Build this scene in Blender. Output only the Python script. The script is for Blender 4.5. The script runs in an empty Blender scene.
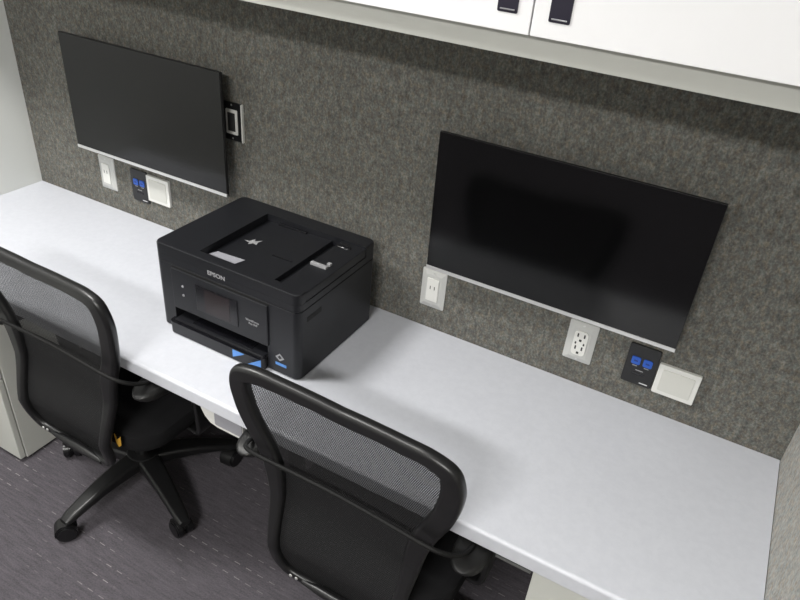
import bpy, bmesh, math, random
from mathutils import Vector, Matrix
random.seed(7)
S = bpy.context.scene
C = S.collection
V = Vector
XL, XR, DZ, DD = -.8626, 1.6012, .74, .5532

# ------------------------------------------------------------------ materials
def mat(name, col, rough=.5, metal=0., spec=.5, coat=0.):
    m = bpy.data.materials.new(name); m.use_nodes = True
    b = m.node_tree.nodes['Principled BSDF']
    b.inputs['Base Color'].default_value = (*col, 1)
    b.inputs['Roughness'].default_value = rough
    b.inputs['Metallic'].default_value = metal
    b.inputs['Specular IOR Level'].default_value = spec
    b.inputs['Coat Weight'].default_value = coat
    return m

class N:
    """small node-tree writer"""
    def __init__(s, m): s.t = m.node_tree; s.b = s.t.nodes['Principled BSDF']
    def node(s, typ, **kw):
        n = s.t.nodes.new(typ)
        for k, v in kw.items(): setattr(n, k, v)
        return n
    def link(s, a, b): s.t.links.new(a, b)
    def coord(s, scale=(1, 1, 1)):
        c = s.node('ShaderNodeTexCoord'); mp = s.node('ShaderNodeMapping')
        mp.inputs['Scale'].default_value = scale
        s.link(c.outputs['Object'], mp.inputs['Vector']); return mp.outputs['Vector']
    def noise(s, vec, scale, detail=2., rough=.5):
        n = s.node('ShaderNodeTexNoise'); n.inputs['Scale'].default_value = scale
        n.inputs['Detail'].default_value = detail; n.inputs['Roughness'].default_value = rough
        s.link(vec, n.inputs['Vector']); return n.outputs['Fac']
    def ramp(s, fac, stops):
        r = s.node('ShaderNodeValToRGB'); e = r.color_ramp.elements
        while len(e) < len(stops): e.new(.5)
        for el, (p, c) in zip(e, stops): el.position = p; el.color = (*c, 1)
        s.link(fac, r.inputs['Fac']); return r.outputs['Color']
    def math(s, op, a, b=None, c=None):
        n = s.node('ShaderNodeMath', operation=op)
        for i, x in enumerate((a, b, c)):
            if x is None: continue
            if isinstance(x, (int, float)): n.inputs[i].default_value = x
            else: s.link(x, n.inputs[i])
        return n.outputs[0]
    def mix(s, fac, a, b, mode='MIX'):
        n = s.node('ShaderNodeMix', data_type='RGBA', blend_type=mode)
        for k, x in ((0, fac), (6, a), (7, b)):
            if isinstance(x, (int, float)): n.inputs[k].default_value = x
            elif isinstance(x, tuple): n.inputs[k].default_value = (*x, 1)
            else: s.link(x, n.inputs[k])
        return n.outputs[2]
    def base(s, col): s.link(col, s.b.inputs['Base Color'])
    def bump(s, h, strength, dist=.001):
        n = s.node('ShaderNodeBump'); n.inputs['Strength'].default_value = strength
        n.inputs['Distance'].default_value = dist
        s.link(h, n.inputs['Height']); s.link(n.outputs['Normal'], s.b.inputs['Normal'])

def fabric_wall(name, dark, mid, light):
    m = mat(name, mid, .95, spec=.1); n = N(m)
    v = n.coord((1, 1, .75)); fine = n.noise(v, 200, 3, .7)
    v2 = n.coord((1, 1, .6)); med = n.noise(v2, 70, 3, .65)
    big = n.noise(n.coord(), 9, 2)
    f = n.math('ADD', n.math('MULTIPLY', fine, .55), n.math('MULTIPLY', med, .45))
    f = n.math('ADD', f, n.math('MULTIPLY', n.math('SUBTRACT', big, .5), .10))
    cv = n.noise(n.coord((1, 1, .7)), 95, 2, .6)
    tint = n.ramp(cv, [(.35, (.93, 1., 1.03)), (.5, (1, 1, 1)), (.66, (1.09, 1., .90))])
    n.base(n.mix(1., n.ramp(f, [(.36, dark), (.5, mid), (.66, light)]), tint, 'MULTIPLY'))
    n.bump(fine, .5, .002); return m

M = {}
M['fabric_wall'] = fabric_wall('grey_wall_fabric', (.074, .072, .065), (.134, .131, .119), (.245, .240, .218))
M['fabric_side_lit'] = fabric_wall('side_wall_fabric_lit', (.27, .265, .25), (.40, .393, .37), (.56, .55, .52))  # same fabric as the back wall, lightened: light on this wall painted in
M['white_wall'] = mat('white_panel', (.70, .715, .69), .45)
m = M['laminate'] = mat('pale_laminate', (.62, .635, .68), .38, spec=.4); n = N(m)
f = n.noise(n.coord(), 60, 4, .6)
n.base(n.ramp(f, [(.35, (.60, .615, .665)), (.65, (.63, .645, .695))]))
m = M['carpet'] = mat('carpet_tile', (.05, .045, .05), .95, spec=.1); n = N(m)
tc = n.node('ShaderNodeTexCoord'); sp = n.node('ShaderNodeSeparateXYZ'); n.link(tc.outputs['Object'], sp.inputs[0])
X, Y = sp.outputs['X'], sp.outputs['Y']
row = n.math('DIVIDE', n.math('ADD', Y, .581 + .0205), .0413)
rid = n.math('FLOOR', row); rf = n.math('FRACT', row)
shift = n.math('MULTIPLY', n.math('FRACT', n.math('MULTIPLY', n.math('SINE', n.math('MULTIPLY', rid, 12.9)), 43.7)), 1.)
px_ = n.math('ADD', n.math('DIVIDE', X, .043), shift); pf = n.math('FRACT', px_)
inrow = n.math('LESS_THAN', n.math('ABSOLUTE', n.math('SUBTRACT', rf, .5)), .032)
indash = n.math('LESS_THAN', n.math('ABSOLUTE', n.math('SUBTRACT', pf, .5)), .24)
patch = n.noise(n.coord((1, 1, 1)), 5.5, 2)
glint = n.math('MULTIPLY', n.math('SUBTRACT', patch, .48), 6.0); glint.node.use_clamp = True  # noise patches paint the thread's glint into the dash colour
dash = n.math('MULTIPLY', n.math('MULTIPLY', inrow, indash), n.math('MULTIPLY', glint, .32))
wv = n.noise(n.coord((.6, 1, 1)), 260, 2, .6)
ribs = n.noise(n.coord((.25, 2.2, 1)), 55, 2, .6)
bc = n.ramp(n.math('ADD', n.math('MULTIPLY', wv, .5), n.math('MULTIPLY', ribs, .5)),
            [(.35, (.072, .066, .074)), (.65, (.122, .112, .126))])
n.base(n.mix(dash, bc, (.62, .58, .58)))
n.bump(wv, .6, .003)
M['ceiling'] = mat('ceiling_paint', (.5, .5, .49), .9)
M['door_white'] = mat('white_door_laminate', (.90, .90, .92), .35)
M['putty'] = mat('putty_cabinet', (.46, .465, .435), .5)
M['cab_grey'] = mat('file_cabinet_paint', (.60, .61, .57), .4)
M['seam'] = mat('dark_gap', (.03, .03, .03), .8)
M['pull'] = mat('black_pull', (.018, .016, .03), .35)
M['chrome'] = mat('brushed_metal', (.62, .62, .65), .3, 1.)
M['silver'] = mat('silver_trim', (.66, .66, .66), .32, .6)
M['screen'] = mat('dark_screen', (.0015, .0016, .0017), .14, spec=.45)
M['bezel'] = mat('monitor_black', (.008, .008, .009), .5)
M['printer'] = mat('printer_black', (.0085, .009, .0115), .42, spec=.45)
n = N(M['printer']); n.bump(n.noise(n.coord(), 900, 2), .12, .0004)
M['printer_gloss'] = mat('printer_gloss', (.007, .007, .009), .2)
M['printer_dark'] = mat('printer_cavity', (.006, .006, .006), .7)
M['lcd'] = mat('printer_lcd', (.018, .012, .013), .25)
M['print_white'] = mat('printed_white', (.66, .66, .68), .5)
M['print_grey'] = mat('printed_grey', (.30, .30, .31), .5)
M['label_grey'] = mat('paper_label', (.30, .30, .33), .6)
M['tape'] = mat('blue_tape', (.10, .27, .66), .5)
M['plate_grey'] = mat('clear_grey_plate', (.52, .525, .51), .3, coat=.3)
M['plate_white'] = mat('white_plastic', (.74, .74, .71), .35)
M['plate_blank'] = mat('off_white_plate', (.62, .62, .58), .3)
M['slot'] = mat('slot_dark', (.03, .03, .03), .6)
M['data_opening'] = mat('data_port_opening', (.02, .04, .20), .5)
M['plate_black'] = mat('black_plate', (.010, .010, .011), .4)
M['port_blue'] = mat('blue_port', (.02, .10, .50), .4)
M['frame'] = mat('chair_black_plastic', (.009, .009, .0095), .36, spec=.5)
M['cushion'] = mat('chair_black_fabric', (.012, .012, .013), .9, spec=.15)
M['panel_fabric'] = mat('panel_fabric', (.016, .017, .0165), .85, spec=.2)
M['armpad'] = mat('arm_pad_black', (.012, .012, .012), .42, spec=.35)
M['wheel'] = mat('caster_black', (.008, .008, .009), .3)
M['rail'] = mat('rail_metal', (.16, .165, .16), .4, .3)
M['steel'] = mat('cylinder_steel', (.18, .18, .19), .3, .8)
M['tag'] = mat('yellow_tag', (.75, .42, .06), .5)
M['cable'] = mat('black_cable', (.006, .006, .006), .62, spec=.25)
# see-through woven chair mesh
m = M['mesh'] = mat('woven_mesh', (.017, .017, .018), .6, spec=.25); n = N(m)
tc = n.node('ShaderNodeTexCoord'); sp = n.node('ShaderNodeSeparateXYZ'); n.link(tc.outputs['Object'], sp.inputs[0])
u = n.math('MULTIPLY', sp.outputs['X'], 270.); v = n.math('MULTIPLY', sp.outputs['Z'], 215.)
ru = n.math('FRACT', n.math('ADD', u, n.math('MULTIPLY', n.math('FLOOR', v), .5)))
rv = n.math('FRACT', v)
hu = n.math('GREATER_THAN', ru, .40); hv = n.math('GREATER_THAN', rv, .42)
hole = n.math('MULTIPLY', hu, hv)
n.link(n.math('SUBTRACT', 1., n.math('MULTIPLY', hole, .66)), n.b.inputs['Alpha'])

# ------------------------------------------------------------------ mesh helpers
def bx(bm, x0, x1, y0, y1, z0, z1, bev=0., seg=2):
    r = bmesh.ops.create_cube(bm, size=1.)['verts']
    for w in r: w.co = V((x0 + (w.co.x + .5) * (x1 - x0), y0 + (w.co.y + .5) * (y1 - y0), z0 + (w.co.z + .5) * (z1 - z0)))
    if bev:
        es = {e for w in r for e in w.link_edges}
        bmesh.ops.bevel(bm, geom=list(es), offset=bev, segments=seg, affect='EDGES', profile=.5)
    return bm
def box(*a, **k): return bx(bmesh.new(), *a, **k)
def rrect(w, h, r, n=6):
    """rounded rectangle outline centred on 0"""
    r = min(r, w / 2 - 1e-5, h / 2 - 1e-5); o = []
    for cx, cy, a0 in ((w/2-r, h/2-r, 0), (-w/2+r, h/2-r, 90), (-w/2+r, -h/2+r, 180), (w/2-r, -h/2+r, 270)):
        for k in range(n + 1):
            a = math.radians(a0 + 90 * k / n); o.append((cx + r * math.cos(a), cy + r * math.sin(a)))
    return o
def loft(bm, rings, cap=True, closed=True):
    vs = [[bm.verts.new(p) for p in r] for r in rings]
    for a, b in zip(vs, vs[1:]):
        k = len(a)
        for i in range(k if closed else k - 1): bm.faces.new((a[i], a[(i+1) % k], b[(i+1) % k], b[i]))
    if cap:
        bm.faces.new(list(reversed(vs[0]))); bm.faces.new(vs[-1])
    return bm
def prism(bm, outline, axis, a, b, bev=0.):
    """extrude a 2D outline along an axis from a to b, its rims softened by bev"""
    def P(p, t):
        return {'x': (t, p[0], p[1]), 'y': (p[0], t, p[1]), 'z': (p[0], p[1], t)}[axis]
    cx = sum(p[0] for p in outline) / len(outline); cy = sum(p[1] for p in outline) / len(outline)
    mw = max(abs(p[0]-cx) for p in outline); mh = max(abs(p[1]-cy) for p in outline)
    def ins(d): return [(cx + (p[0]-cx) * (1 - d/mw), cy + (p[1]-cy) * (1 - d/mh)) for p in outline]
    s = 1 if b > a else -1
    if bev:
        rs = [(ins(bev), a), (ins(bev*.3), a + s*bev*.3), (outline, a + s*bev), (outline, b - s*bev), (ins(bev*.3), b - s*bev*.3), (ins(bev), b)]
    else: rs = [(outline, a), (outline, b)]
    return loft(bm, [[P(p, t) for p in o] for o, t in rs])
def spline(pts, n=6):
    """Catmull-Rom through tuples of any length"""
    P = [pts[0]] + list(pts) + [pts[-1]]; out = []
    for i in range(1, len(P) - 2):
        for k in range(n):
            t = k / n; out.append(tuple(.5 * (2*b + (c-a)*t + (2*a-5*b+4*c-d)*t*t + (3*b-a-3*c+d)*t**3)
                                        for a, b, c, d in zip(P[i-1], P[i], P[i+1], P[i+2])))
    out.append(tuple(pts[-1])); return out
def tube(bm, pts, r, n=10, cyc=False):
    pts = [V(p) for p in pts]; rings = []; up = None
    for i, p in enumerate(pts):
        a = pts[i-1] if (i or cyc) else p; b = pts[(i+1) % len(pts)] if (i < len(pts)-1 or cyc) else p
        t = (b - a).normalized()
        if up is None: up = t.orthogonal().normalized()
        up = (up - t * up.dot(t)).normalized(); s = t.cross(up)
        rr = r[i] if isinstance(r, (list, tuple)) else r
        rings.append([p + (up * math.cos(2*math.pi*k/n) + s * math.sin(2*math.pi*k/n)) * rr for k in range(n)])
    if cyc: rings.append(rings[0][:]); loft(bm, rings, cap=False); bmesh.ops.remove_doubles(bm, verts=bm.verts, dist=1e-5); return bm
    return loft(bm, rings)
def cyl(bm, c, r, h, axis='z', n=24, bev=0.):
    o = [(c['xyz'.index('yxx'[ 'xyz'.index(axis)])] + r*math.cos(2*math.pi*k/n),
          c['xyz'.index('zzy'['xyz'.index(axis)])] + r*math.sin(2*math.pi*k/n)) for k in range(n)]
    a = c['xyz'.index(axis)]
    return prism(bm, o, axis, a, a + h, bev)
def sphere(bm, c, r, sc=(1, 1, 1)):
    vs = bmesh.ops.create_uvsphere(bm, u_segments=16, v_segments=10, radius=r)['verts']
    for w in vs: w.co = V((w.co.x*sc[0] + c[0], w.co.y*sc[1] + c[1], w.co.z*sc[2] + c[2]))
    return bm
def obj(name, bm, m, parent=None, smooth=True, loc=None, bevel=0.):
    bmesh.ops.recalc_face_normals(bm, faces=bm.faces)
    me = bpy.data.meshes.new(name); bm.to_mesh(me); bm.free()
    me.materials.append(M[m] if isinstance(m, str) else m)
    o = bpy.data.objects.new(name, me); C.objects.link(o)
    if smooth:
        me.polygons.foreach_set('use_smooth', [True] * len(me.polygons))
        me.set_sharp_from_angle(angle=math.radians(38))
    if parent: o.parent = parent
    if loc: o.location = loc
    if smooth:
        wn = o.modifiers.new('face_normals', 'WEIGHTED_NORMAL'); wn.keep_sharp = True; wn.weight = 90
    if bevel:
        b = o.modifiers.new('bevel', 'BEVEL'); b.width = bevel; b.segments = 2; b.limit_method = 'ANGLE'; b.angle_limit = math.radians(40)
    return o
def tag(o, label, cat, group=None):
    o['label'] = label; o['category'] = cat
    if group: o['group'] = group
    return o
def thing(name, label, cat, loc, group=None, rz=0.):
    o = bpy.data.objects.new(name, None); C.objects.link(o); o.location = loc; o.rotation_euler = (0, 0, rz)
    o.empty_display_size = .05
    return tag(o, label, cat, group)
def struct(name, bm, m):
    o = obj(name, bm, m, smooth=False); o['kind'] = 'structure'; return o
def dup(root, label):
    """a copy of a thing with copies of its parts and sub-parts"""
    r = root.copy(); C.objects.link(r); r['label'] = label
    for ch in list(root.children):
        c = ch.copy(); C.objects.link(c); c.parent = r
        for g in list(ch.children):
            d = g.copy(); C.objects.link(d); d.parent = c
    return r
def text(name, s, size, m, parent, loc, rot, sx=1., bold=0.):
    cu = bpy.data.curves.new(name, 'FONT'); cu.body = s; cu.size = size; cu.extrude = .0002; cu.offset = bold
    cu.align_x = 'CENTER'; cu.align_y = 'CENTER'
    t = bpy.data.objects.new(name, cu); C.objects.link(t)
    bpy.context.view_layer.update()
    me = bpy.data.meshes.new_from_object(t.evaluated_get(bpy.context.evaluated_depsgraph_get()))
    bpy.data.objects.remove(t); me.materials.clear(); me.materials.append(M[m])
    o = bpy.data.objects.new(name, me); C.objects.link(o); o.parent = parent
    o.location = loc; o.rotation_euler = rot; o.scale = (sx, 1, 1); return o

# ------------------------------------------------------------------ the room
YF, ZC = -4.0, 2.70
struct('floor', box(XL - .1, XR + .1, YF - .1, .1, -.05, 0), 'carpet')
struct('ceiling', box(XL - .1, XR + .1, YF - .1, .1, ZC, ZC + .05), 'ceiling')
struct('wall_back', box(XL - .1, XR + .1, 0, .1, 0, ZC), 'fabric_wall')
struct('wall_left', box(XL - .1, XL, YF, 0, 0, ZC), 'white_wall')
struct('wall_right', box(XR, XR + .1, YF, 0, 0, ZC), 'fabric_side_lit')
struct('wall_front', box(XL - .1, XR + .1, YF - .1, YF, 0, ZC), 'fabric_wall')

# ------------------------------------------------------------------ worktop
bm = bmesh.new()
r = .008; prof = [(-.001, .70), (-.001, DZ)]
for k in range(7):
    a = math.radians(90 + 90 * k / 6); prof.append((-DD + r + r*math.cos(a), DZ - r + r*math.sin(a)))
for k in range(5):
    a = math.radians(180 + 90 * k / 4); prof.append((-DD + .004 + .004*math.cos(a), .704 + .004*math.sin(a)))
prism(bm, prof, 'x', XL + .001, XR - .0015)
tag(obj('worktop', bm, 'laminate'), 'long pale blue-grey laminate worktop running from wall to wall', 'desk')

# ------------------------------------------------------------------ file cabinets under the worktop
def file_cabinet(x0, x1, label, hx):
    t = thing('file_cabinet', label, 'file cabinet', ((x0+x1)/2, -.27, 0), 'file cabinets under the worktop')
    w = (x1 - x0) / 2
    obj('body', box(-w, w, -.25, .24, .012, .698, bev=.002), 'cab_grey', t)
    obj('plinth', box(-w + .01, w - .01, -.23, .22, 0, .012), 'seam', t)
    for z0, z1 in ((.018, .352), (.358, .692)):
        d = obj('drawer', box(-w + .002, w - .002, -.272, -.2535, z0, z1, bev=.002), 'cab_grey', t)
        b = bmesh.new(); prism(b, rrect(.1, .02, .009), 'y', -.2735, -.268)
        for v_ in b.verts: v_.co.z += z1 - .045
        obj('drawer_pull', b, 'pull', d)
    return t
file_cabinet(XL + .002, -.480, 'pale grey file cabinet beside the white left wall, behind the left chair', 0)
file_cabinet(1.213, XR - .002, 'pale grey file cabinet under the right end of the worktop', 0)

# ------------------------------------------------------------------ things fixed under the worktop
t = thing('under_desk_box', 'white plastic box fixed under the worktop edge between the two chairs', 'cable box', (.440, -.42, .70))
bm = bmesh.new()
o = [(-.065, 0), (.066, 0), (.066, -.045), (.060, -.053), (.05, -.055), (-.012, -.055), (-.034, -.050), (-.050, -.036), (-.060, -.018)]
prism(bm, list(reversed(o)), 'y', -.122, .13, .002); obj('housing', bm, 'plate_white', t)
bm = bmesh.new(); prism(bm, [(p[0] + .0235, p[1] - .0255) for p in rrect(.082, .040, .004)], 'y', -.1235, -.118); obj('front_window', bm, 'label_grey', t)
t = thing('under_desk_rail', 'slim silver metal rail under the worktop edge left of the right file cabinet', 'rail', (1.17, -.52, .70))
obj('rail_bar', box(-.032, .041, -.024, -.010, -.020, -.013, bev=.001), 'rail', t)
obj('rail_flange', box(-.030, .041, -.010, .02, -.008, 0), 'steel', t)
obj('rail_web', box(-.030, .041, -.013, -.009, -.018, -.006), 'steel', t)
obj('bracket', box(-.054, -.044, -.022, .02, -.022, 0, bev=.001), 'steel', t)

# ------------------------------------------------------------------ overhead cabinets
def overhead(x0, x1, label):
    cx = (x0 + x1) / 2; w = (x1 - x0) / 2
    t = thing('overhead_cabinet', label, 'cabinet', (cx, 0, 1.568), 'wall cabinets above the worktop')
    obj('carcass', box(-w, w, -.345, -.001, -.004, .50, bev=.001), 'putty', t)
    for s in (-1, 1):
        a, b = sorted((s * .0012, s * (w - .001)))
        d = obj('door', box(a, b, -.366, -.3465, .034, .498, bev=.0015), 'door_white', t)
        hx = -.040 if s < 0 else .043
        b = bmesh.new()
        hz = (.0615 if s < 0 else .0585) + .055; lz = hz - .0515
        for v_ in prism(b, rrect(.033, .11, .0025), 'y', -.3675, -.360).verts: v_.co.x += hx; v_.co.z += hz
        h = obj('pull_cup', b, 'pull', d)
        obj('pull_lip', box(hx - .012, hx + .012, -.3690, -.3665, lz, lz + .0022, bev=.0006), 'chrome', h)
overhead(.368, 1.568, 'white two-door overhead cabinet above the right monitor, black recessed pulls')
overhead(-.832, .367, 'white two-door overhead cabinet above the left monitor, near the white wall')

# ------------------------------------------------------------------ wall plates
def screws(t, dz, r=.0028):
    for s in (-1, 1):
        b = bmesh.new(); cyl(b, (0, -.0048, s * dz), r, -.0014, 'y', 10); obj('screw', b, 'silver', t)
def plate(x, z, w, h, m, name, label, cat, group=None):
    t = thing(name, label, cat, (x, 0, z), group)
    b = bmesh.new()
    if m == 'plate_grey':            # cover with wide sloping sides
        loft(b, [[(p[0], y, p[1]) for p in rrect(w - a, h - a, max(.004 - a*.05, .002))] for y, a in ((0, 0), (-.0025, 0), (-.0075, .026), (-.0078, .028))])
    else: prism(b, rrect(w, h, .005), 'y', 0, -.006, .002)
    obj('cover_plate', b, m, t)
    return t
def gfci(x, z, label):
    t = plate(x, z, .070, .114, 'plate_grey', 'wall_outlet', label, 'outlet', 'outlets below the monitors')
    b = bmesh.new(); prism(b, rrect(.034, .068, .003), 'y', -.007, -.0105, .001); i = obj('receptacle', b, 'plate_white', t)
    b = bmesh.new()
    for sx in (-.006, .006): bx(b, sx-.0011, sx+.0011, -.0109, -.0103, .002, .012)
    obj('socket_slots', b, 'slot', i)
    screws(t, .048)
gfci(.706, .864, 'grey-framed wall outlet with two slots under left end of the right monitor')
gfci(-.502, .866, 'grey-framed wall outlet under left end of the left monitor')
t = plate(1.108, .862, .070, .112, 'plate_grey', 'wall_outlet', 'duplex wall outlet with many dark holes under the middle right of the right monitor', 'outlet', 'outlets below the monitors')
b = bmesh.new(); prism(b, rrect(.034, .070, .010), 'y', -.007, -.0110, .001); i = obj('receptacle', b, 'plate_white', t)
b = bmesh.new()
for cz in (-.018, .018):
    for dx, dz, w, h in ((-.008, .005, .0018, .005), (.008, .005, .0018, .005), (0, -.009, .003, .003)):
        bx(b, dx - w, dx + w, -.0118, -.0108, cz + dz - h, cz + dz + h, bev=.0008)
for dx in (-.010, .010): bx(b, dx-.0018, dx+.0018, -.0118, -.0108, -.003, .003)
obj('socket_slots', b, 'slot', i); screws(t, .048)
def data_plate(x, z, label):
    t = plate(x, z, .072, .110, 'plate_black', 'data_port_plate', label, 'socket plate', 'black data port plates')
    for s in (-1, 1):
        b = bmesh.new(); prism(b, [(p[0] + s*.0135, p[1] + .012) for p in rrect(.021, .021, .004)], 'y', -.005, -.0085, .001)
        p = obj('data_port', b, 'port_blue', t)
        obj('port_opening', box(s*.0135-.0045, s*.0135+.0045, -.0090, -.0084, .010, .0135), 'data_opening', p)
        obj('port_caption', box(s*.0135-.0055, s*.0135+.0055, -.0066, -.0058, -.0040, -.0018), 'print_grey', t)
    obj('printed_line', box(-.009, .009, -.0066, -.0058, -.0150, -.0128), 'print_grey', t)
    obj('port_slot', box(-.014, .014, -.0068, -.0058, -.0265, -.0205, bev=.001), 'printer_gloss', t)
    obj('printed_mark', box(.008, .027, -.0066, -.0058, -.048, -.0455), 'print_white', t)
data_plate(1.256, .857, 'black wall plate with two blue data ports under right end of the right monitor')
data_plate(-.356, .861, 'black wall plate with two blue data ports under the left monitor')
def blank(x, z, w, h, label):
    t = thing('blank_plate', label, 'wall plate', (x, 0, z), 'white blank plates')
    b = bmesh.new(); prism(b, rrect(w, h, .003), 'y', 0, -.010, .0015); obj('cover_plate', b, 'plate_white', t)
    b = bmesh.new(); prism(b, rrect(w - .022, h - .022, .003), 'y', -.0095, -.0118, .001); obj('raised_panel', b, 'plate_blank', t)
    b = bmesh.new()
blank(1.3415, .8435, .094, .082, 'wide white blank wall plate right of the right black data port plate')
blank(-.271, .868, .094, .088, 'wide white blank wall plate right of the left black data port plate')
t = plate(.048, 1.166, .070, .108, 'plate_black', 'wall_outlet', 'black wall outlet plate with white insert, half behind right edge of left monitor', 'outlet')
obj('edge_highlight', box(.0325, .0365, -.0075, 0, -.0535, .0535), 'plate_white', t)  # white strip standing in for the highlight on the plate's right edge
b = bmesh.new(); prism(b, rrect(.040, .070, .003), 'y', -.005, -.0090, .001); i = obj('receptacle', b, 'plate_white', t)
obj('receptacle_face', box(-.013, .013, -.0096, -.0085, -.026, .026, bev=.001), 'slot', i); screws(t, .047)

# ------------------------------------------------------------------ monitors
def monitor(label):
    W, H = .61, .3498
    t = thing('monitor', label, 'monitor', (0, 0, 0), 'wall mounted monitors')
    obj('back_panel', box(0, W, -.0605, -.052, 0, H, bev=.0015), 'bezel', t)
    b = bmesh.new(); prism(b, [(p[0] + W/2, p[1] + H/2) for p in rrect(W-.002, H-.002, .002)], 'y', -.062, -.060)
    obj('screen', b, 'screen', t)
    obj('chin', box(0, W, -.0635, -.054, 0, .0095, bev=.001), 'silver', t)
    b = bmesh.new()
    loft(b, [[(p[0]*k + W/2, y, p[1]*k2 + H/2 - .01) for p in rrect(W-.04, H-.05, .02)] for y, k, k2 in ((-.0535, 1, 1), (-.045, .97, .95), (-.030, .88, .80))])
    obj('rear_housing', b, 'bezel', t)
    obj('wall_mount', box(W/2-.06, W/2+.06, -.032, 0, H/2-.06, H/2+.06, bev=.002), 'bezel', t)
    return t
m1 = monitor('wall-mounted black monitor nearer the white left wall, left of the printer'); m1.location = (-.5460, 0, .9634)
m2 = dup(m1, 'wall-mounted black monitor right of the printer, above the empty worktop'); m2.location = (.7030, .0045, .9568); m2.rotation_euler.x = .028; m2.scale = (1.003, 1, 1.016)

# ------------------------------------------------------------------ printer
t = thing('printer', 'black inkjet printer with document feeder standing on the worktop', 'printer', (.336, -.2225, DZ))
hw, hd = .2185, .168                 # half width, half depth
x0, x1, y0, y1, H = -hw, hw, -hd, hd, .243
def ring(ox, oy, z, r=.022, n=5, dy=0): return [(p[0], p[1] + dy, z) for p in rrect(2*hw - 2*ox, 2*hd - 2*oy, r, n)]
# shell: front split in pieces round the paper opening
cx0, cx1, cz0, cz1 = -.168, .127, .006, .068
bm = bmesh.new()
loft(bm, [ring(.003, .003, .195, .018), ring(.0, .0, .1935, .018), ring(0, 0, cz1, .018)][::-1])
obj('body', bm, 'printer', t)
bm = bmesh.new()                      # lower body: U round the opening
R_ = .018
def arc(cx, cy, a0, a1, n=5): return [(cx + R_*math.cos(math.radians(a0+(a1-a0)*k/n)), cy + R_*math.sin(math.radians(a0+(a1-a0)*k/n))) for k in range(n+1)]
o = [(cx1, y0)] + arc(x1-R_, y0+R_, 270, 360) + arc(x1-R_, y1-R_, 0, 90) + arc(x0+R_, y1-R_, 90, 180) + arc(x0+R_, y0+R_, 180, 270) + [(cx0, y0), (cx0, y0+.2), (cx1, y0+.2)]
def slab(bm, o, z0, z1):
    a = [bm.verts.new((*p, z0)) for p in o]; b = [bm.verts.new((*p, z1)) for p in o]; k = len(o)
    for i in range(k): bm.faces.new((a[i], a[(i+1) % k], b[(i+1) % k], b[i]))
    bm.faces.new(list(reversed(a))); f = bm.faces.new(b); bmesh.ops.triangulate(bm, faces=[x for x in bm.faces if len(x.verts) > 4])
    return bm
obj('lower_body', slab(bm, o, .004, cz1), 'printer', t)
obj('underside', box(x0+.01, x1-.01, y0+.03, y1-.01, 0, .0055), 'printer_dark', t)
# lid (document feeder cover) with a recessed feeder tray
rx0, rx1, ry0, ry1 = -.094, .146, -.140, .118
bm = bmesh.new()
loft(bm, [ring(.0, .0, .1965, .018), ring(0, 0, .2140, .018)], cap=True)
obj('scanner_lid', bm, 'printer', t)
def cut(bm, cutter):
    a = obj('a', bm, 'printer', smooth=False); b = obj('b', cutter, 'printer', smooth=False)
    md = a.modifiers.new('cut', 'BOOLEAN'); md.operation = 'DIFFERENCE'; md.object = b; md.solver = 'EXACT'
    bpy.context.view_layer.update()
    me = bpy.data.meshes.new_from_object(a.evaluated_get(bpy.context.evaluated_depsgraph_get()))
    out = bmesh.new(); out.from_mesh(me); bpy.data.objects.remove(a); bpy.data.objects.remove(b); return out
bm = bmesh.new()                      # raised deck of the lid round the feeder tray
loft(bm, [ring(0, 0, .2145, .018), ring(0, 0, H-.005, .018), ring(.0015, .0015, H-.0015, .018), ring(.005, .005, H, .016)])
obj('lid_top', cut(bm, box(rx0, x1 + .01, ry0, ry1, .2135, H + .01)), 'printer', t)
bm = bmesh.new()                      # feeder tray floor, rising to the right with a step
pr = [(rx0, .2145), (rx0, .2220), (rx0+.02, .2240), (rx1-.030, .2290), (rx1-.028, .2165), (rx1-.004, .2165), (rx1-.004, .2145)]
prism(bm, list(reversed(pr)), 'y', ry0 + .001, ry1 - .001); ft = obj('feeder_tray', bm, 'printer', t)
obj('feeder_hinge', box(-.05, .04, ry1-.010, ry1-.003, .224, .232, bev=.001), 'printer_gloss', t)
bm = bmesh.new(); bx(bm, rx1, x1 - .0005, ry0 + .0005, ry1 - .0005, .2145, H - .004, bev=.003, seg=2); ig = obj('input_guide', bm, 'printer', t)
bm = bmesh.new(); bx(bm, .150, .196, -.030, -.020, H-.0045, H+.003, bev=.0015); bx(bm, .186, .196, -.012, -.002, H-.0045, H+.0025, bev=.001); obj('guide_slider', bm, 'print_grey', ig)
bm = bmesh.new(); sphere(bm, (.168, .092, H-.004), .022, (1, .5, .25)); obj('slider_dip', bm, 'printer_gloss', ig)
# label strip, pale star-shaped mark
def sheet(pts, z0, th=.0006):
    b = bmesh.new(); a = [b.verts.new((p[0], p[1], z0 + (p[0]-rx0)*.0206)) for p in pts]; c = [b.verts.new((p[0], p[1], z0 + th + (p[0]-rx0)*.0206)) for p in pts]; k = len(pts)
    for i in range(k): b.faces.new((a[i], a[(i+1) % k], c[(i+1) % k], c[i]))
    b.faces.new(list(reversed(a))); b.faces.new(c); return b
obj('instruction_label', sheet([(-.090, -.116), (-.006, -.118), (.002, -.090), (-.080, -.094)], .2247), 'label_grey', t)
star = [(-.069, -.008), (-.054, -.006), (-.048, .010), (-.041, .000), (-.027, .014), (-.031, .000), (-.026, -.013), (-.039, -.010), (-.046, -.021), (-.050, -.012)]
obj('star_mark', sheet(star, .2243, .0005), 'print_grey', t)
obj('tray_ridge', box(.04, .10, -.034, -.031, .2265, .2295), 'printer_gloss', t)
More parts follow.
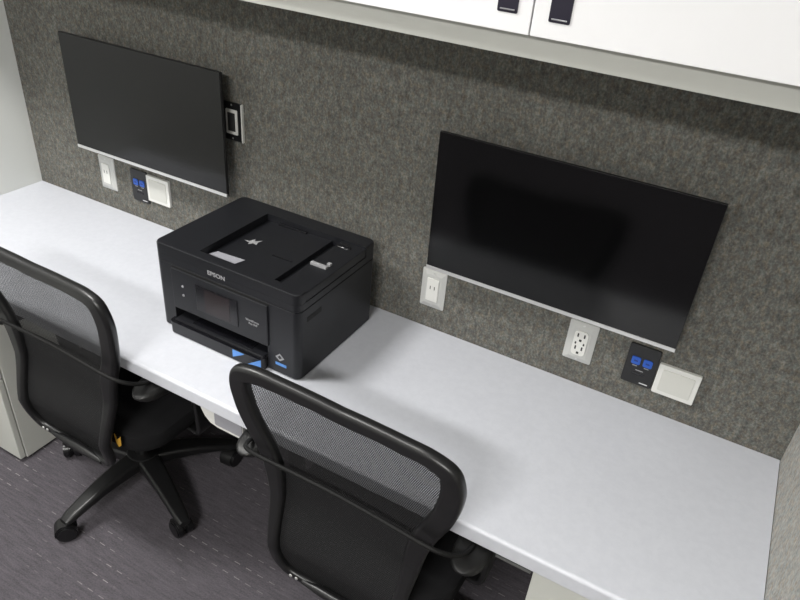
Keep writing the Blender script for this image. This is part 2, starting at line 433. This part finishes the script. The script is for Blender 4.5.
# control panel on the front
bm = bmesh.new(); bx(bm, cx0 + .002, .132, y0 - .0050, y0 + .01, .072, .186, bev=.003, seg=2); cp = obj('control_panel', bm, 'printer', t)
obj('panel_slot', box(cx0 + .004, .134, y0 - .0005, y0 + .004, .1865, .1915), 'printer_dark', t)
obj('touch_screen', box(-.086, .044, y0 - .0068, y0 - .0055, .094, .168, bev=.0006), 'printer_gloss', cp)
obj('screen_display', box(-.058, .020, y0 - .0072, y0 - .0062, .099, .163), 'lcd', cp)
for z in (.120, .146):
    b = bmesh.new(); cyl(b, (-.128, y0 - .0072, z), .0035, .0015, 'y', 12); obj('panel_button', b, 'print_grey', cp)
FR = (math.pi/2, 0, 0)
text('brand_lettering', 'EPSON', .0155, 'print_grey', t, (-.021, y0 - .0002, .212), FR, 1.15, .0004)
text('model_lettering', 'WorkForce', .0082, 'print_grey', cp, (.088, y0 - .0064, .129), FR, 1, .0002)
text('model_lettering', 'Pro WF', .0080, 'print_grey', cp, (.090, y0 - .0064, .120), FR, 1, .0002)
# output tray + cassette
bm = bmesh.new(); bx(bm, cx0 + .006, cx1 - .006, y0 - .012, y0 + .19, .0365, .041, bev=.002); ot = obj('output_tray', bm, 'printer', t)
obj('output_tray_rib', box(-.11, .08, y0 - .004, y0 + .12, .0405, .0425, bev=.0008), 'printer_gloss', ot)
bm = bmesh.new()
o = [(cx0 - .004, y0 - .001), (cx0 - .004, y0 - .010)] + [(cx0 + .008 + .012*math.cos(math.radians(a)), y0 - .010 + .012*math.sin(math.radians(a))) for a in (200, 225, 250, 270)] + \
    [(cx1 - .018 + .016*math.cos(math.radians(a)), y0 - .006 + .016*math.sin(math.radians(a))) for a in (270, 290, 310, 330, 350)] + [(cx1 - .002, y0 - .001)]
slab(bm, o, .003, .0355); ca = obj('paper_cassette', bm, 'printer', t, bevel=.0015)
bm = bmesh.new(); slab(bm, [(p[0]*1.004, y0 - .001 + (p[1]-(y0-.001))*1.03) for p in o], .0355, .0372); obj('cassette_rim', bm, 'printer_gloss', t)
obj('cassette_inner', box(cx0+.003, cx1-.003, y0, y0+.19, .006, .037), 'printer_dark', t)
# blue tape pieces on cassette front and the sticker
ty = y0 - .0445
def vert_sheet(pts, y, th=.0012):
    b = bmesh.new(); a = [b.verts.new((p[0], y, p[1])) for p in pts]; c = [b.verts.new((p[0], y - th, p[1])) for p in pts]; k = len(pts)
    for i in range(k): b.faces.new((a[i], a[(i+1) % k], c[(i+1) % k], c[i]))
    b.faces.new(list(reversed(a))); b.faces.new(c); return b
obj('blue_tape', vert_sheet([(.036, .034), (.072, .034), (.060, .026), (.036, .012)], y0 - .0222), 'tape', ca)
bm = vert_sheet([(-.034, .018), (.004, .036), (.004, .008), (-.010, .0)], 0)
o2 = obj('blue_tape', bm, 'tape', ca); o2.location = (.118, y0 - .0225, .001); o2.rotation_euler = (0, 0, math.radians(24))
obj('round_sticker', vert_sheet([(.150, .050), (.163, .062), (.176, .050), (.163, .040)], y0 - .0002, .0006), 'print_grey', t)
obj('round_sticker', vert_sheet([(.157, .051), (.163, .057), (.169, .051), (.163, .046)], y0 - .0008, .0004), 'printer', t)
obj('blue_sticker', vert_sheet([(.150, .034), (.182, .034), (.182, .026), (.150, .026)], y0 - .0002, .0006), 'tape', t)
# slot in the right side
obj('side_grip', box(x1 - .004, x1 + .0004, y0 + .032, y0 + .090, .157, .171, bev=.0003), 'printer_dark', t)

# power cable behind the printer
bm = bmesh.new(); tube(bm, spline([(.30, -.050, .77), (.26, -.030, .747), (.20, -.02, .7435), (.1, -.025, .7435), (.06, -.02, .7435)], 6), .0035, 8)
tag(obj('power_cable', bm, 'cable'), 'short black power cable on the worktop behind the printer', 'cable')

# ------------------------------------------------------------------ task chairs
YK = [(.34, -.228), (.36, -.232), (.48, -.256), (.62, -.2205), (.74, -.2188), (.86, -.2338), (.98, -.2505)]
def yb(u, z):                          # surface of the backrest
    z = min(max(z, .34), .98)
    for (a, ya), (b, yb_) in zip(YK, YK[1:]):
        if z <= b + 1e-9:
            k = (z - a) / (b - a); k = k*k*(3-2*k) * .4 + k * .6; return ya + (yb_-ya)*k - .24 * u * u
OUT = [(0, .9601), (.1243, .9660), (.1978, .9700), (.2453, .9560), (.262, .913), (.2595, .8605), (.2440, .7966), (.22, .7338), (.2028, .6837),
       (.1921, .6274), (.183, .5592), (.174, .48), (.167, .4234), (.1415, .381), (.0907, .3675), (0, .362)]
HW = [.0165, .0165, .0175, .021, .023, .0235, .0235, .0235, .0235, .020, .016, .014, .013, .012, .0115, .0115]
BY = 0.
def make_chair(label, leg0, BX=0.):
    t = thing('office_chair', label, 'office chair', (0, 0, 0), 'mesh-back office chairs')
    # frame loop
    oc = spline([(a, b, w) for (a, b), w in zip(OUT, HW)], 5); hp = []
    for i, (a, b, w) in enumerate(oc):
        p0, p1 = oc[max(i-1, 0)], oc[min(i+1, len(oc)-1)]; dx, dz = p1[0]-p0[0], p1[1]-p0[1]; l = math.hypot(dx, dz)
        if i in (0, len(oc)-1): dx, dz, l = (1 if i == 0 else -1), 0, 1
        hp.append((max(a + dz/l*w, 0), b - dx/l*w, w))
    loop = hp + [(-a, b, w) for a, b, w in reversed(hp[1:-1])]
    k = len(loop); rings = []
    for i in range(k):
        u, z, w = loop[i]; p = V((u, yb(u, z), z))
        a = loop[i-1]; b = loop[(i+1) % k]
        tg = (V((b[0], yb(b[0], b[1]), b[1])) - V((a[0], yb(a[0], a[1]), a[1]))).normalized()
        nrm = V((0, 1, 0)); nrm = (nrm - tg * nrm.dot(tg)).normalized(); s = tg.cross(nrm)
        rings.append([p + s * q[0] + nrm * q[1] for q in rrect(2*w, .026, .010, 4)])
    bm = bmesh.new(); vs = [[bm.verts.new(p) for p in r] for r in rings]; q = len(vs[0])
    for i in range(k):
        A, B = vs[i], vs[(i+1) % k]
        for j in range(q): bm.faces.new((A[j], A[(j+1) % q], B[(j+1) % q], B[j]))
    obj('back_frame', bm, 'frame', t)
    # mesh panel
    def half_at(z):
        best = 0
        for (a, za, _), (b, zb, _) in zip(hp, hp[1:]):
            if (za - z) * (zb - z) <= 0 and abs(za - zb) > 1e-6: best = max(best, a + (b-a)*(za-z)/(za-zb))
        return best
    bm = bmesh.new(); rows = []
    nz, nu = 40, 24; zb_, zt_ = hp[-1][1] + .0005, hp[0][1] - .0005
    for i in range(nz + 1):
        z = zb_ + (zt_ - zb_) * i / nz; h = half_at(z)
        rows.append([bm.verts.new((h*(-1+2*j/nu), yb(h*(-1+2*j/nu), z) + .004 , z)) for j in range(nu + 1)])
    for a, b in zip(rows, rows[1:]):
        for j in range(nu): bm.faces.new((a[j], a[j+1], b[j+1], b[j]))
    obj('back_mesh', bm, 'mesh', t)
    bm = bmesh.new(); rows = []          # solid padded panel over the lower half of the mesh, on the sitter's side
    for i in range(17):
        z = zb_ + .004 + (.695 - zb_ - .004) * i / 16; h = half_at(z) - .003
        rows.append((z, h))
    fr = [[bm.verts.new((h*(-1+2*j/16), yb(h*(-1+2*j/16), z) + .006, z)) for j in range(17)] for z, h in rows]
    bk = [[bm.verts.new((h*(-1+2*j/16), yb(h*(-1+2*j/16), z) + .008 + .012*(1-abs(-1+j/8)**4)*(1-abs(-1+i/8)**4), z)) for j in range(17)] for i, (z, h) in enumerate(rows)]
    for G, fl in ((fr, 0), (bk, 1)):
        for a, b in zip(G, G[1:]):
            for j in range(16): bm.faces.new((a[j], a[j+1], b[j+1], b[j]))
    edge = lambda G: G[0] + [r[-1] for r in G[1:]] + G[-1][-2::-1] + [r[0] for r in G[-2:0:-1]]
    A, B = edge(fr), edge(bk)
    for j in range(len(A)): bm.faces.new((A[j], A[(j+1) % len(A)], B[(j+1) % len(A)], B[j]))
    obj('lumbar_panel', bm, 'panel_fabric', t)
    # lower cross bracket with bolts
    bm = bmesh.new(); P = [(u, yb(u, .378) - .010, .380) for u in (-.090, -.05, .01, .06, .110)]
    tube(bm, P, [.006, .011, .013, .012, .007], 10); br = obj('back_bracket', bm, 'frame', t)
    for u in (-.104, -.120):
        bm = bmesh.new(); sphere(bm, (u, yb(u, .388) - .013, .386), .0045, (1, .6, 1)); obj('bolt', bm, 'silver', br)
    bm = bmesh.new(); pts = [(0, yb(0, .38) - .002, .385), (0, -.19, .372), (0, -.12, .375), (0, -.02, .385)]
    rings = [[(q[0], p[1], p[2] + q[1]) for q in rrect(.085, .014, .006, 3)] for p in spline(pts, 5)]
    loft(bm, rings); obj('back_bar', bm, 'frame', t)
    # support rod running behind the backrest from arm to arm
    hr = [(0, -.252, .735), (.10, -.254, .735), (.19, -.256, .733), (.232, -.250, .727), (.258, -.228, .712), (.270, -.19, .696), (.272, -.12, .684)]
    pts = spline([(-a, b, c) for a, b, c in reversed(hr[1:])] + hr, 6)
    bm = bmesh.new(); tube(bm, pts, .0052, 10); obj('support_rod', bm, 'cable', t)
    # seat
    bm = bmesh.new()
    def so(k, z, dz=0): return [(p[0]*k, p[1]*k + .015, z) for p in rrect(.48, .45, .09, 8)]
    loft(bm, [so(.90, .410), so(.97, .418), so(1, .435), so(1, .458), so(.985, .472), so(.93, .482), so(.80, .486), so(.5, .484), so(.15, .482)])
    obj('seat', bm, 'cushion', t)
    bm = bmesh.new(); bx(bm, -.085, .085, -.11, .12, .352, .411, bev=.012); obj('tilt_mechanism', bm, 'frame', t)
    bm = bmesh.new(); tube(bm, spline([(.05, .02, .375), (.14, .03, .372), (.21, .035, .368)], 4), [.004]*8 + [.008], 8); obj('height_lever', bm, 'frame', t)
    # arms
    for s in (-1, 1):
        bm = bmesh.new(); n_ = 14; rings = []
        L0, L1 = -.232, .045
        for i in range(n_ + 1):
            a = math.pi * i / n_; yy = (L0+L1)/2 - (L1-L0)/2 * math.cos(a)
            e = max(.12, (1 - abs(math.cos(a))**5) ** .5)
            rings.append([(q[0] + s*.272, yy, q[1]*(.6+.4*e) + .674) for q in rrect(.074*e + .004, .032*e + .003, .013*e + .001, 4)])
        loft(bm, rings); ar = obj('arm_pad', bm, 'armpad', t)
        bm = bmesh.new()
        pts = spline([(s*.272, -.05, .660), (s*.274, -.04, .60), (s*.274, -.03, .48), (s*.262, -.02, .408), (s*.20, -.01, .398), (s*.08, 0, .395)], 5)
        rings = []
        for i, p in enumerate(pts):
            a = V(pts[max(i-1, 0)]); b = V(pts[min(i+1, len(pts)-1)]); tg = (b - a).normalized(); sy = V((0, 1, 0)); nn = tg.cross(sy).normalized()
            rings.append([V(p) + sy*q[0] + nn*q[1] for q in rrect(.055, .016, .007, 3)])
        loft(bm, rings); obj('arm_post', bm, 'frame', t)
    # column
    bm = bmesh.new(); cyl(bm, (BX, BY, .09), .026, .15, 'z', 20, .002); cyl(bm, (BX, BY, .235), .015, .12, 'z', 16); obj('gas_column', bm, 'frame', t)
    bm = bmesh.new(); cyl(bm, (BX, BY, .078), .052, .056, 'z', 28, .006); obj('base_hub', bm, 'frame', t)
    for i in range(5):
        a = math.radians(leg0 + 72*i); d = V((math.cos(a), math.sin(a), 0)); sd = V((-d.y, d.x, 0))
        bm = bmesh.new(); rings = []
        for rr, z, w, h in ((.025, .106, .070, .046), (.10, .107, .064, .042), (.17, .101, .056, .036), (.235, .088, .049, .030), (.280, .077, .044, .027), (.302, .071, .034, .019)):
            rings.append([d*rr + sd*q[0] + V((BX, BY, z + q[1])) for q in rrect(w, h, .012, 4)])
        loft(bm, rings); lg = obj('leg', bm, 'frame', t)
        c = d * .283 + V((BX, BY, 0)); ca_ = math.radians(leg0 + 72*i + (238, 97, 134, 171, 208)[i]); wd = V((math.cos(ca_), math.sin(ca_), 0)); off = V((-wd.y, wd.x, 0)) * .014
        bm = bmesh.new(); cc = c + off
        for s in (-1, 1):
            m_ = Matrix.Translation(cc + wd*s*.0165 + V((0, 0, .030))) @ wd.to_track_quat('Z', 'Y').to_matrix().to_4x4()
            rr_ = bmesh.ops.create_cone(bm, cap_ends=True, segments=24, radius1=.030, radius2=.030, depth=.022, matrix=m_)
            es = [e for e in {e for v_ in rr_['verts'] for e in v_.link_edges} if len(e.link_faces) == 2 and e.calc_face_angle(0) > 1]
            bmesh.ops.bevel(bm, geom=es, offset=.004, segments=2, affect='EDGES')
        hood = bmesh.new(); cyl(hood, tuple(c + V((0, 0, .034))), .008, .034, 'z', 12)
        rings = []
        for k_ in range(9):
            b_ = math.radians(-15 + 150*k_/8); q_ = off.normalized()*math.cos(b_)*.0325 + V((0, 0, math.sin(b_)*.0325))
            nn = q_.normalized(); rings.append([cc + V((0, 0, .030)) + q_ + wd*x_ + nn*y_ for x_, y_ in rrect(.040, .004, .001, 2)])
        loft(hood, rings)
        obj('caster', bm, 'wheel', lg); obj('caster_hood', hood, 'frame', lg)
    return t
ch = make_chair('black mesh-back office chair at the left, partly cut off by the photo edge', -93, -.045)
ch.location = (-.045, -.3614, 0); ch.rotation_euler.z = -.0145
bm = bmesh.new()
pts = [(0, -.018), (.009, -.008), (.011, .024), (.006, .014), (0, .014), (-.006, .014), (-.011, .024), (-.009, -.008)]
prism(bm, list(reversed(pts)), 'y', -.001, .001)
tg = obj('yellow_tag', bm, 'tag', ch); tg.location = (.166, -.226, .468); tg['label'] = 'small yellow tag hanging at the back edge of the seat'
bm = bmesh.new(); bx(bm, .164, .168, -.228, -.218, .480, .484); obj('tag_string', bm, 'cushion', ch)
c2 = make_chair('black mesh-back office chair in the foreground, right of the other, in front of the printer', -55)
c2.location = (.8259, -.3735, 0); c2.rotation_euler.z = -.0213

# ------------------------------------------------------------------ lighting: ceiling light panels
def panel(x, y, w, d, power, label, rz=0.):
    t = thing('ceiling_light', label, 'ceiling light', (x, y, ZC), 'ceiling light panels')
    bm = bmesh.new()
    for a, b, c, e in ((-w/2-.02, -w/2, -d/2-.02, d/2+.02), (w/2, w/2+.02, -d/2-.02, d/2+.02), (-w/2, w/2, -d/2-.02, -d/2), (-w/2, w/2, d/2, d/2+.02)):
        bx(bm, a, b, c, e, -.02, 0)
    obj('light_frame', bm, 'plate_white', t)
    L = bpy.data.lights.new('ceiling_lamp', 'AREA'); L.shape = 'RECTANGLE'; L.size = w; L.size_y = d; L.energy = power
    L.color = (1., .985, .96)
    o = bpy.data.objects.new('ceiling_lamp', L); C.objects.link(o); o.parent = t; o.location = (0, 0, -.012)
panel(-.42, -1.02, .60, .30, 45, 'ceiling light panel nearer the worktop, over the left chair')
panel(1.0, -2.95, 1.1, .30, 102, 'long ceiling light panel farther from the worktop, at the back of the room')
w = bpy.data.worlds.new('world'); S.world = w; w.use_nodes = True
w.node_tree.nodes['Background'].inputs[0].default_value = (.75, .85, 1, 1); w.node_tree.nodes['Background'].inputs[1].default_value = .05

# ------------------------------------------------------------------ camera
yaw, pitch, roll = -.460601639, -.570955056, .0916654480
f = V((math.sin(yaw)*math.cos(pitch), math.cos(yaw)*math.cos(pitch), math.sin(pitch)))
r = V((math.cos(yaw), -math.sin(yaw), 0)); u = r.cross(f)
c, s = math.cos(roll), math.sin(roll)
rr, uu = c*r + s*u, -s*r + c*u
cam = bpy.data.cameras.new('camera'); co = bpy.data.objects.new('camera', cam); C.objects.link(co)
cam.sensor_width = 36; cam.lens = 688.982 / 800 * 36; cam.clip_start = .02
mm = Matrix((rr, uu, -f)).transposed().to_4x4(); mm.translation = V((1.31934, -1.42998, 1.81664)); co.matrix_world = mm
S.camera = co
S.view_settings.view_transform = 'Standard'; S.view_settings.look = 'None'
S.view_settings.gamma = 1; S.view_settings.use_curve_mapping = False; S.view_settings.exposure = 0
